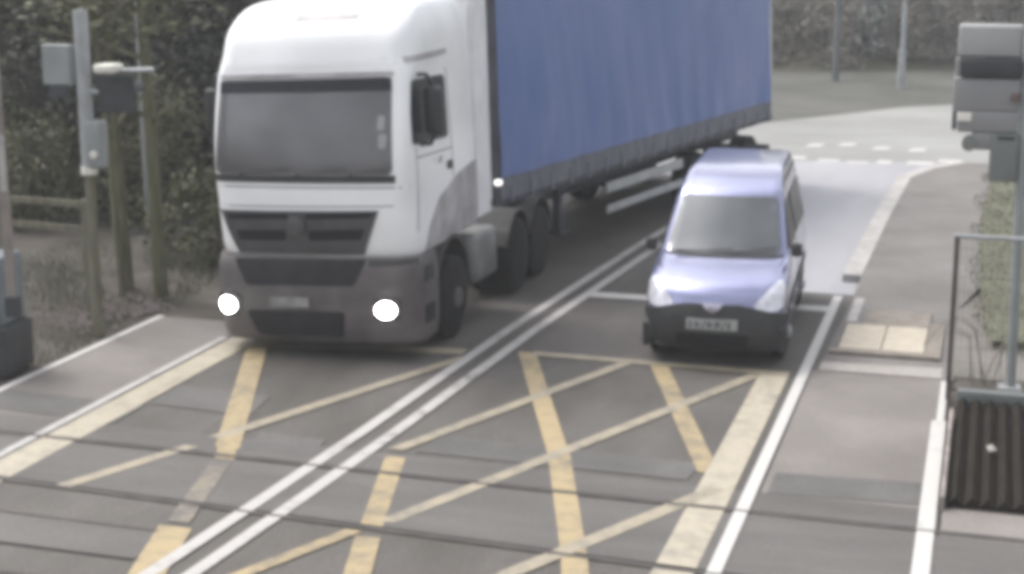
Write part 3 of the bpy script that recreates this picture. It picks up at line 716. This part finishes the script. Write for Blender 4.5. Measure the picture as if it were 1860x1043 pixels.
# the registration is too soft to read in the photograph: dark character-sized marks only
for i, (w_, kind) in enumerate(((.030, 0), (.05, 1), (.05, 2), (.05, 1), (.05, 3), (.05, 2), (.045, 0))):
    tx = MB(); x = -.245 + i * .070 + (.012 if i > 3 else 0); yb_ = -.06
    for v in np_.data.vertices: yb_ = min(yb_, v.co.y)
    yb_ -= .001
    if kind == 0: tx.box((x, yb_ - .002, .475), (x + .018, yb_ + .012, .56))
    if kind in (1, 3): tx.box((x, yb_ - .002, .475), (x + .014, yb_ + .012, .56)).box((x + .0145, yb_ - .002, .51), (x + .042, yb_ + .012, .526))
    if kind in (2, 3): tx.box((x + .028, yb_ - .002, .53), (x + .042, yb_ + .012, .56)).box((x, yb_ - .002, .475), (x + .014, yb_ + .012, .505))
    tx.build('plate_mark', M['platetext'], np_)
# V shaped bright bar with round badge
vbar = panel('grille_bar', [(-.13, .755), (.13, .755), (.05, .67), (0, .645), (-.05, .67)], 'Y', vv, M['chrome'], van, off=.035, thick=.018, step=.04)
MB().lathe([(0, .001), (0, .045), (-.012, .05), (-.02, .035), (-.02, .001)], (0, -.06, .71), 'Y', 24).build('badge', M['chrome'], vbar, smooth=40)
for s in (-1, 1):
    panel('headlight', [(s * .775, .70), (s * .78, .88), (s * .72, .975), (s * .62, .905), (s * .44, .715), (s * .50, .685), (s * .68, .66)], 'Y', vv, M['lampglass'], van, off=.004, thick=.012, rnd_r=.05, step=.04)
    ax = 'X' if s > 0 else '-X'
    panel('side_window', [(1.20, 1.17), (2.18, 1.17), (2.18, 1.66), (1.72, 1.66)], ax, vv, M['sideglass'], van, off=.002, rnd_r=.05)
    panel('rear_side_window', [(2.36, 1.17), (3.85, 1.17), (3.85, 1.66), (2.36, 1.66)], ax, vv, M['sideglass'], van, off=.002, rnd_r=.05)
    panel('door_handle', [(2.0, .98), (2.18, .98), (2.18, 1.03), (2.0, 1.03)], ax, vv, M['blackplastic'], van, off=.012)
    panel('rubbing_strip', [(1.05, .55), (3.95, .55), (3.95, .64), (1.05, .64)], ax, vv, M['blackplastic'], van, off=.004)
    panel('sill', [(1.1, .21), (3.2, .21), (3.2, .30), (1.1, .30)], ax, vv, M['blackplastic'], van, off=.004)
    for yc in (.74, 3.35):
        panel('wheel_arch', [(yc + .35 * math.cos(a), .28 + .37 * math.sin(a)) for a in [math.pi * k / 14 for k in range(15)]], ax, vv, M['blackplastic'], van, off=.003)
        wheel(van, s * .80, yc, .30, .19, s, rimcol='alu')
    for q in ([(1.10, .30), (1.11, .30), (1.11, 1.10), (1.10, 1.10)], [(2.28, .30), (2.29, .30), (2.29, 1.75), (2.28, 1.75)]):
        panel('door_seam', q, ax, vv, M['slot'], van, off=.001, thick=.002)
    panel('bonnet_seam', [(s * .60, .93), (s * .612, .93), (s * .70, 1.09), (s * .688, 1.09)], 'Y', vv, M['slot'], van, off=.001, thick=.002)
    mr = MB().box((s * .78 + (-.13 if s < 0 else .0), 1.0, 1.12), (s * .78 + (.0 if s < 0 else .13), 1.10, 1.28), bev=.035).build('mirror', M['blackplastic'], van, smooth=40)
    panel('roof_gutter', [(2.0, 1.825), (3.9, 1.825), (3.9, 1.845), (2.0, 1.845)], ax, vv, M['blackplastic'], van, off=.003)

# ================================================================ street furniture, right
lp = thing('lamp_post', 'tall pale lamp post standing on the verge beyond the bend', 'lamp post', (-2.66, 50.2, .1))
MB().tube([(0, 0, 0), (0, 0, 1.2)], .11, 14).tube([(0, 0, 1.2), (0, 0, 6.4)], [.075, .055], 14).build('column', M['galv'], lp, smooth=50)
MB().tube([(0, 0, 6.4), (.25, -.3, 6.75), (.8, -.9, 6.9)], .045, 10).build('arm', M['galv'], lp, smooth=50)
MB().box((.6, -1.45, 6.84), (1.0, -.8, 6.98), bev=.05).build('lantern', M['galv'], lp, smooth=40)
tp = thing('telegraph_pole', 'bluish grey wooden pole against the far hedge, left of the lamp post', 'pole', (-4.75, 51.5, .1))
MB().tube([(0, 0, 0), (0, 0, 8)], [.12, .085], 12).build('shaft', M['polefaint'], tp, smooth=50)
MB().box((-.7, -.05, 7.3), (.7, .05, 7.42)).build('crossarm', M['timber'], tp)
sp = thing('equipment_post', 'tall grey post stacked with grey equipment boxes and a dark bar beside the wire fence', 'equipment post', (.38, 17.25, 0))
MB().tube([(.01, 0, 0), (-.03, 0, 2.2), (-.06, 0, 4.6)], .052, 14).build('shaft', M['polegrey'], sp, smooth=50)
MB().box((-.12, -.12, 0), (.12, .12, .06), bev=.01).build('base_plate', M['galv'], sp)
MB().box((-.74, .02, 3.53), (-.10, .30, 3.86), bev=.03).build('upper_box', M['greybox'], sp, smooth=40)
MB().box((-.70, -.10, 3.335), (-.095, .16, 3.515), bev=.012).build('dark_bar', M['hood'], sp, smooth=40)
MB().box((-.755, .0, 3.33), (-.705, .10, 3.52), bev=.01).build('bar_end', M['greybox'], sp)
bd2 = MB().box((-.76, -.06, 2.98), (-.095, .22, 3.325), bev=.025).box((-.70, -.055, 2.76), (-.095, .22, 2.985), bev=.02).build('main_housing', M['greyvan'], sp, smooth=40)
MB().box((-.71, -.075, 2.875), (-.56, -.045, 2.965), bev=.012).build('label_plate', M['whitepaint'], bd2)
MB().box((-.755, -.05, 2.78), (-.71, .05, 2.975), bev=.01).build('side_flap', M['trailerframe'], bd2)
lw = MB().box((-.55, -.05, 2.58), (-.30, .18, 2.765), bev=.03).build('lower_housing', M['greyvan'], sp, smooth=40)
MB().lathe([(0, .001), (.0, .075), (.20, .075), (.20, .001)], (-.57, -.07, 2.64), 'Y', 18).build('lens_tube', M['tank'], lw, smooth=40)
jb = MB().box((-.36, -.09, 2.26), (-.075, .14, 2.755), bev=.025).build('junction_box', M['cabinet'], sp, smooth=40)
MB().box((-.29, -.10, 2.70), (-.12, -.085, 2.735), bev=.004).build('vent_slot', M['blackplastic'], jb)
MB().lathe([(0, .001), (0, .05), (-.03, .045), (-.035, .001)], (-.14, -.065, 3.13), 'Y', 18).build('red_lamp', M['redlens'], bd2, smooth=40)
for z in (2.4, 2.9, 3.2, 3.7): MB().box((-.095, -.02, z), (.03, .04, z + .05)).build('bracket', M['galv'], sp)

fe = thing('wire_fence', 'thin steel-framed wire mesh fence panel beside the trespass guard', 'fence', (-.24, 16.72, 0))
MB().box((-.025, -.025, 0), (.025, .025, 1.74)).build('post', M['steeldark'], fe)
MB().box((2.475, -.025, 0), (2.525, .025, 1.74)).build('post', M['steeldark'], fe)
MB().tube([(-.03, 0, 1.75), (2.53, 0, 1.75)], .024, 10).build('top_rail', M['galv'], fe)
MB().tube([(.026, 0, .12), (2.474, 0, .12)], .016, 8).build('bottom_rail', M['steeldark'], fe)
mb = MB()
for i in range(1, 49): mb.tube([(i * .051, 0, .12), (i * .051, 0, 1.74)], .0022, 4, False)
for j in range(1, 11): mb.tube([(.02, .003, .12 + j * .15), (2.48, .003, .12 + j * .15)], .0022, 4, False)
mb.build('wire_mesh', M['wire'], fe)

tg = thing('trespass_guard', 'dark ribbed timber trespass guard lying on the ground by the right footway', 'trespass guard', (-.13, 13.42, 0))
for i in range(17):
    x = .05 + i * .135
    MB().add([(x - .062, 0, .03), (x + .062, 0, .03), (x, 0, .105), (x - .062, 3.1, .03), (x + .062, 3.1, .03), (x, 3.1, .105)], [(0, 1, 2), (3, 5, 4), (0, 3, 4, 1), (1, 4, 5, 2), (2, 5, 3, 0)]).build('batten', M['darktimber'], tg)
for y0 in (.02, 2.9): MB().box((-.02, y0, -.02), (2.5, y0 + .14, .028)).build('bearer', M['darktimber'], tg)
MB().box((-.075, -.1, -.02), (-.035, 2.6, .12), bev=.008).build('edge_board', M['stone'], tg, label='pale pinkish edge board')
MB().box((-.02, 3.12, -.02), (2.5, 3.26, .16), bev=.01).build('end_beam', M['cabinet'], tg)
struct('ballast_strip', MB().poly([(-.18, -6), (6, -6), (6, 13.38), (-.18, 13.38)], .001), M['footway'])
struct('gravel', MB().poly([(-.18, 13.385), (6, 13.385), (6, 17.6), (-.18, 17.6)], -.002), M['dirt'])
lt = MB(); lt.add([(0, 0, .0), (.07, .02, .02), (.05, .10, .0), (-.03, .08, .03), (.02, .05, .06)], [(0, 1, 4), (1, 2, 4), (2, 3, 4), (3, 0, 4)])
o = lt.build('litter', M['kerb']); o.location = (.19, 14.75, .10); tag(o, 'crumpled white scrap of paper lying on the dark timber guard', 'litter')

# bramble stem inside the fence
br = thing('bramble', 'arching bare bramble stems growing behind the wire fence', 'bramble', (.15, 17.35, 0))
mb = MB()
for i in range(7):
    a = rnd.uniform(-1, 1); h = rnd.uniform(.5, 1.0); L = rnd.uniform(.3, .7) * (1 if i % 2 else -1)
    mb.tube([(rnd.uniform(-.2, .3), rnd.uniform(-.2, .2), 0), (L * .3, .05 * a, h * .8), (L * .7, .1 * a, h), (L, .12 * a, h * .6)], [.008, .007, .005, .003], 5)
mb.build('stem', M['frame_brown'], br, smooth=60)

# ================================================================ left side: signals, barrier, fence
sg = thing('crossing_signal', 'grey signal mast with black lamp backboard left of the lorry', 'signal', (-10.25, 16.65, 0))
MB().tube([(0, 0, 0), (0, 0, 2.05)], .062, 14).build('lower_post', M['timber'], sg, smooth=50, label='greenish stained lower post')
MB().tube([(0, 0, 2.0), (0, 0, 3.9)], .085, 14).build('upper_post', M['galv'], sg, smooth=50)
MB().lathe([(0, .10), (.09, .10)], (0, 0, 1.97), 'Z', 16).build('collar', M['whitepaint'], sg, label='white collar band')
MB().box((-.52, -.06, 3.02), (-.14, .06, 3.50), bev=.02).build('control_box', M['polegrey'], sg)
MB().box((-.44, -.075, 2.86), (-.20, -.02, 3.0), bev=.01).build('vent_box', M['hood'], sg)
bd = MB().box((.16, -.02, 2.72), (.66, .02, 3.16), bev=.008).build('backboard', M['hood'], sg)
for x in (.28, .54):
    ln = MB().lathe([(-.03, .001), (-.03, .09), (-.01, .095), (0, .001)], (x, .054, 2.95), 'Y', 20).build('red_lamp', M['redlens'], bd, smooth=40)
    o = MB(); n = 14; vs = []; fs = []
    for k in range(n + 1):
        a = math.pi * k / n
        for yy in (.03, .26): vs.append((x + .115 * math.cos(a), yy, 2.95 + .115 * math.sin(a)))
    for k in range(n): fs.append((2 * k, 2 * k + 2, 2 * k + 3, 2 * k + 1))
    o.add(vs, fs).build('hood', M['hood'], ln, smooth=60)
MB().tube([(0, 0, 2.95), (.2, 0, 2.95)], .035, 10).build('bracket', M['galv'], sg)
MB().box((.30, -.30, 3.20), (.56, -.02, 3.30), bev=.03).build('top_lamp', M['whitepaint'], sg, label='small white lamp unit on top')
MB().tube([(.56, -.1, 3.22), (.98, -.1, 3.24)], .028, 8).build('side_arm', M['galv'], sg)
sm = MB().box((.02, -.10, 2.05), (.24, .08, 2.62), bev=.04).build('bell_unit', M['polegrey'], sg, smooth=40)
MB().lathe([(0, .001), (.0, .05), (-.03, .05), (-.045, .001)], (.14, -.10, 2.22), 'Y', 16).build('bell_dome', M['whitepaint'], sm, smooth=40)

bar = thing('level_crossing_barrier', 'grey barrier machine at the left edge with its pale boom raised upright', 'barrier', (-10.36, 14.9, 0), R(6))
MB().box((-.42, -.30, 0), (.16, .36, .55), bev=.04).build('skirt', M['barrierskirt'], bar, smooth=40)
MB().box((-.36, -.26, .55), (.10, .32, 1.32), bev=.04).build('machine_case', M['barrierbox'], bar, smooth=40)
bo = MB().box((.27, -.40, .95), (.36, -.34, 2.1)).build('boom', M['boomred'], bar)
bz = 2.1
while bz < 5.2:
    MB().box((.28, -.395, bz), (.345, -.345, bz + .6)).build('boom_band', M['kerb'] if int(round((bz - 2.1) / .6)) % 2 == 0 else M['boomred'], bo); bz += .6
MB().box((.24, -.42, .72), (.40, -.32, .949), bev=.02).build('counterweight', M['barrierskirt'], bar)

fn = thing('timber_fence', 'low weathered post and rail fence behind the signal mast', 'fence', (-10.8, 17.5, 0))
for x, y in ((-1.4, .15), (-.05, 0), (-2.7, .3)):
    MB().box((x - .06, y - .05, 0), (x + .06, y + .05, 1.5), bev=.01).build('post', M['timber'], fn)
for z in (1.08, 1.40):
    MB().add([(-2.7, .24, z), (-.05, -.06, z), (-.05, -.02, z), (-2.7, .28, z), (-2.7, .24, z + .08), (-.05, -.06, z + .08), (-.05, -.02, z + .08), (-2.7, .28, z + .08)],
             [(0, 3, 2, 1), (4, 5, 6, 7), (0, 1, 5, 4), (1, 2, 6, 5), (2, 3, 7, 6), (3, 0, 4, 7)]).build('rail', M['timber'], fn)
po = thing('marker_pole', 'thin pale pole standing at the foot of the dark wood', 'pole', (-12.95, 22.7, .1))
MB().tube([(0, 0, 0), (0, 0, 4.6)], .045, 10).build('shaft', M['polegrey'], po, smooth=50)
MB().lathe([(0, .05), (.05, .05), (.08, .001)], (0, 0, 4.6), 'Z', 12).build('cap', M['galv'], po, smooth=50)

# ================================================================ plants
def leaves(n, prof, spread, size, seed, clumps=26, twig=False):
    """leaf-sized faces gathered in clumps through the crown's volume. prof(t)->(radius) for height fraction t"""
    r = random.Random(seed); mb = MB(); vs = []; fs = []
    cl = []
    for _ in range(clumps):
        t = r.random() ** .9; a = r.uniform(0, 2 * math.pi); q = prof(t) * math.sqrt(r.uniform(.15, 1))
        cl.append((math.cos(a) * q, math.sin(a) * q, t, r.uniform(.6, 1.3)))
    for i in range(n):
        cx, cy, ct, cs = r.choice(cl)
        d = Vector((r.gauss(0, 1), r.gauss(0, 1), r.gauss(0, .8))) * spread * cs
        p = Vector((cx, cy, 0)) + d; p.z = ct * HGT[0] + d.z
        if p.z < .03: p.z = abs(p.z) + .03
        nrm = Vector((r.gauss(0, 1), r.gauss(0, 1), r.gauss(.35, .8))).normalized()
        u = nrm.orthogonal().normalized(); u.rotate(Matrix.Rotation(r.uniform(0, 6.28), 3, nrm)); w = nrm.cross(u)
        s = size * r.uniform(.6, 1.4)
        l, k = (s * 1.9, s * .22) if twig else (s, s * .62)
        b = len(vs); vs += [p - u * l, p + w * k, p + u * l, p - w * k]; fs.append((b, b + 1, b + 2, b + 3))
    return mb.add(vs, fs)
HGT = [1.0]
def stems(h, n, spread, r0, seed, lean=.3):
    r = random.Random(seed); mb = MB()
    for i in range(n):
        a = r.uniform(0, 6.28); q = r.uniform(0, spread); x, y = math.cos(a) * q, math.sin(a) * q
        dx, dy = r.gauss(0, lean), r.gauss(0, lean)
        pts = [(x, y, -.1), (x + dx * .2, y + dy * .2, h * .35), (x + dx * .6, y + dy * .6, h * .7), (x + dx, y + dy, h)]
        rr = r0 * r.uniform(.6, 1.2)
        mb.tube(pts, [rr, rr * .8, rr * .55, rr * .2], 7)
        for k in range(3):
            t = r.uniform(.3, .85); b = Vector((x + dx * t * .8, y + dy * t * .8, h * t)); e = b + Vector((r.gauss(0, .6), r.gauss(0, .6), r.uniform(.3, .9))) * h * .2
            mb.tube([b, (b + e) / 2 + Vector((0, 0, .05)), e], [rr * .45, rr * .3, rr * .1], 5)
    return mb
def shrub(name, label, cat, h, rad, leaf, n, size, seed, group, loc, twig=False, clumps=26, nst=6, st='bark', r0=.03, spread=.16):
    HGT[0] = h
    t = thing(name, label, cat, loc, rnd.uniform(0, 6.28), group)
    pr = lambda q: rad * (.55 + .45 * math.sin(math.pi * min(1, q * .9 + .12))) * (1 - .35 * q * q)
    leaves(n, pr, spread * h ** .5, size, seed, clumps, twig).build('foliage', M[leaf], t)
    stems(h * .85, nst, rad * .4, r0, seed + 50).build('stem', M[st], t, smooth=60)
    return t
def tree(name, label, h, base, rad, leaf, n, size, seed, group, loc, trunk_r=.14, st='bark', twig=False, clumps=34, nst=1):
    HGT[0] = h
    t = thing(name, label, 'tree', loc, rnd.uniform(0, 6.28), group)
    pr = lambda q: 0 if q < base / h else rad * math.sin(math.pi * min(.97, (q - base / h) / (1 - base / h) * .85 + .15))
    mbl = MB(); r = random.Random(seed); L = leaves(n, lambda q: pr(base / h + q * (1 - base / h)), .35, size, seed, clumps, twig)
    for v in L.v: v.z = base + v.z * (1 - base / h)
    L.build('crown', M[leaf], t)
    stems(h * .9, nst, .42 if nst > 1 else .0, trunk_r, seed + 9, lean=.25 if nst == 1 else .16).build('trunk', M[st], t, smooth=60)
    return t
def place(src, loc, sc, rz, label=None):
    o = copy_tree(src); o.location = loc; o.scale = (sc, sc, sc * rnd.uniform(.9, 1.1)); o.rotation_euler = (0, 0, rz)
    if label: o['label'] = label
    return o

# dark wood on the left
GL = 'dark evergreen shrubs massed in the wood left of the lorry'
LL = 'dark ivy-green shrub in the wood behind the signal mast'
s1 = shrub('evergreen_shrub', LL, 'shrub', 3.6, 1.5, 'leaf_dark', 6500, .075, 11, GL, (-15.2, 24.5, .1), clumps=46, spread=.22)
s2 = shrub('evergreen_shrub', LL, 'shrub', 3.2, 1.3, 'leaf_dark', 5500, .07, 12, GL, (-13.6, 25.6, .1), clumps=40, spread=.22)
s3 = shrub('evergreen_shrub', LL, 'shrub', 2.6, 1.2, 'leaf_olive', 4500, .06, 13, GL, (-16.6, 23.0, .1), clumps=34, spread=.2)
for i, (x, y, k) in enumerate([(-17.6, 25.5, 1), (-12.2, 26.6, 1), (-14.6, 27.6, 1.2), (-16.8, 28.6, 1.3), (-19, 27, 1.2), (-13.0, 29.5, 1.3), (-11.4, 28.8, 1.2), (-15.4, 31.5, 1.5), (-18.8, 31, 1.5), (-12, 33, 1.5), (-21.5, 30, 1.4)]):
    place((s1, s2)[i % 2], (x, y, bump(x, y)), k, rnd.uniform(0, 6.28))
place(s3, (-14.9, 22.3, .1), .7, 2.0); place(s3, (-13.3, 23.6, .1), .8, 1.0)
shrub('low_bush', 'rounded yellowish-green bush close beside the lorry cab', 'bush', 1.15, .85, 'leaf_olive', 3200, .045, 15, None, (-11.05, 20.9, .05), clumps=30, nst=8, r0=.018, spread=.12)
GT = 'trees in the dark wood left of the lorry'
t1 = tree('woodland_tree', 'ivy-hung tree rising out of the dark wood', 8.5, 2.2, 2.2, 'leaf_dark', 5000, .10, 21, GT, (-15.6, 26.6, .1), .16)
for x, y, k in ((-12.9, 27.4, .9), (-17.4, 27, 1.1), (-14.2, 30.2, 1.15), (-11.6, 31, 1)):
    place(t1, (x, y, bump(x, y)), k, rnd.uniform(0, 6.28))
tree('mossy_tree', 'cluster of mossy yellow-green trunks just behind the signal mast', 6.5, 3.4, 1.1, 'leaf_olive', 1800, .07, 31, None, (-10.95, 18.75, .0), .075, 'moss', nst=5, clumps=22)

# hedge and wood beyond the far bend
GF = 'winter shrubs in the hedge beyond the far bend'
LB = 'bare brownish winter shrub in the hedge beyond the bend'
LG = 'grey-green shrub in the hedge beyond the bend'
f1 = shrub('hedge_shrub', LB, 'shrub', 3.4, 1.6, 'leaf_brown', 4500, .07, 41, GF, (-6.9, 56.0, .3), twig=True, clumps=40, spread=.24, r0=.04)
f2 = shrub('hedge_shrub', LG, 'shrub', 3.6, 1.5, 'leaf_grey', 4200, .09, 42, GF, (-4.3, 57.5, .3), clumps=40, spread=.24, r0=.04)
f3 = shrub('hedge_shrub', LB, 'shrub', 2.4, 1.3, 'leaf_brown', 3200, .06, 43, GF, (-5.4, 55.8, .3), clumps=30, spread=.2, r0=.03)
for i, (x, y, k, q) in enumerate([(-9.4, 56, 1, 0), (-8.2, 57.6, 1.1, 1), (-2.6, 57.4, 1, 0), (-1.4, 58.6, 1.1, 1), (.4, 58, 1, 0), (2.2, 59, 1.1, 1), (4, 59, 1.1, 0), (-11.5, 56.5, 1.2, 1), (-7.4, 60, 1.3, 1), (-3.2, 60.6, 1.3, 0), (-5.2, 60.4, 1.35, 0), (.9, 61.4, 1.4, 1), (-1.0, 57.2, .9, 2), (-8.0, 55.6, .9, 2), (-3.1, 57.0, .8, 2), (1.6, 58, .9, 2), (-10, 60, 1.3, 0)]):
    place((f1, f2, f3)[q], (x, y, .3 + max(0, y - 55) * .12), k, rnd.uniform(0, 6.28))
GW = 'tall bare trees on the bank beyond the bend'
w1 = tree('bare_tree', 'tall bare tree on the bank beyond the bend', 10, 3.5, 2.4, 'leaf_brown', 3500, .09, 51, GW, (-7.9, 59.2, .7), .17, twig=True)
for x, y, k in ((-4.0, 59.0, 1), (-1.6, 60, 1.1), (1.2, 60.2, 1), (-10.2, 59.5, 1.1), (-6.0, 62, 1.2), (3.4, 62, 1.2)):
    place(w1, (x, y, .3 + max(0, y - 55) * .19), k, rnd.uniform(0, 6.28))

# grass
def grass(n, area, h, seed, zf, keep=lambda x, y: True):
    r = random.Random(seed); vs = []; fs = []
    while n > 0:
        x, y = r.uniform(area[0], area[1]), r.uniform(area[2], area[3])
        if not keep(x, y): continue
        n -= 1
        a = r.uniform(0, 6.28); s = h * r.uniform(.5, 1.4); z = zf(x, y); lean = r.uniform(0, .6) * s; b = len(vs); w = .012
        dx, dy = math.cos(a), math.sin(a)
        vs += [(x - dy * w, y + dx * w, z - .01), (x + dy * w, y - dx * w, z - .01), (x + dx * lean, y + dy * lean, z + s)]; fs.append((b, b + 1, b + 2))
    return MB().add(vs, fs)
struct('grass', grass(12000, (-.2, 3, 18.4, 33.4), .06, 61, lambda x, y: .10, lambda x, y: x > -.12 + .10 * math.sin(y * 2.1) + max(0, y - 30) * .05 + max(0, 22 - y) * .09), M['grass'], kind='stuff')
struct('grass', grass(2600, (-13.5, -10.15, 15.2, 21.5), .10, 62, lambda x, y: bump(x, y), lambda x, y: rnd.random() < .5 + .5 * math.sin(x * 3 + y * 2)), M['grass'], kind='stuff')
# loose rubble beside the left footway
r = random.Random(5); mb = MB()
for i in range(420):
    if i % 3: x, y = r.gauss(-11.0, .32), r.gauss(17.0, .35)
    else: x, y = r.gauss(-10.4, .2), r.gauss(17.9, .25)
    if x > -10.05: continue
    s = r.uniform(.02, .07); z = bump(x, y)
    pts = [Vector((r.gauss(0, 1), r.gauss(0, 1), r.gauss(0, 1))).normalized() * s * r.uniform(.8, 1.2) for _ in range(6)]
    mb.add([(x + s, y, z), (x - s * .5, y + s * .9, z), (x - s * .5, y - s * .9, z), (x + s * .2, y + .1 * s, z + s * 1.1)], [(0, 1, 3), (1, 2, 3), (2, 0, 3), (0, 2, 1)])
struct('rubble', mb, M['stone'], kind='stuff')

# ---------------------------------------------------------------- haze volume added to lift the blacks and soften contrast
hz = MB().box((-112, -32, -1.2), (112, 152, 16.0)).build('haze', bpy.data.materials.new('haze')); hz['kind'] = 'stuff'
hm_ = hz.data.materials[0]; hm_.use_nodes = True
t_ = hm_.node_tree; t_.nodes.clear()
ou = t_.nodes.new('ShaderNodeOutputMaterial'); pv = t_.nodes.new('ShaderNodeVolumePrincipled')
pv.inputs['Color'].default_value = (.93, .95, .97, 1); pv.inputs['Density'].default_value = .0018
t_.links.new(pv.outputs[0], ou.inputs['Volume'])
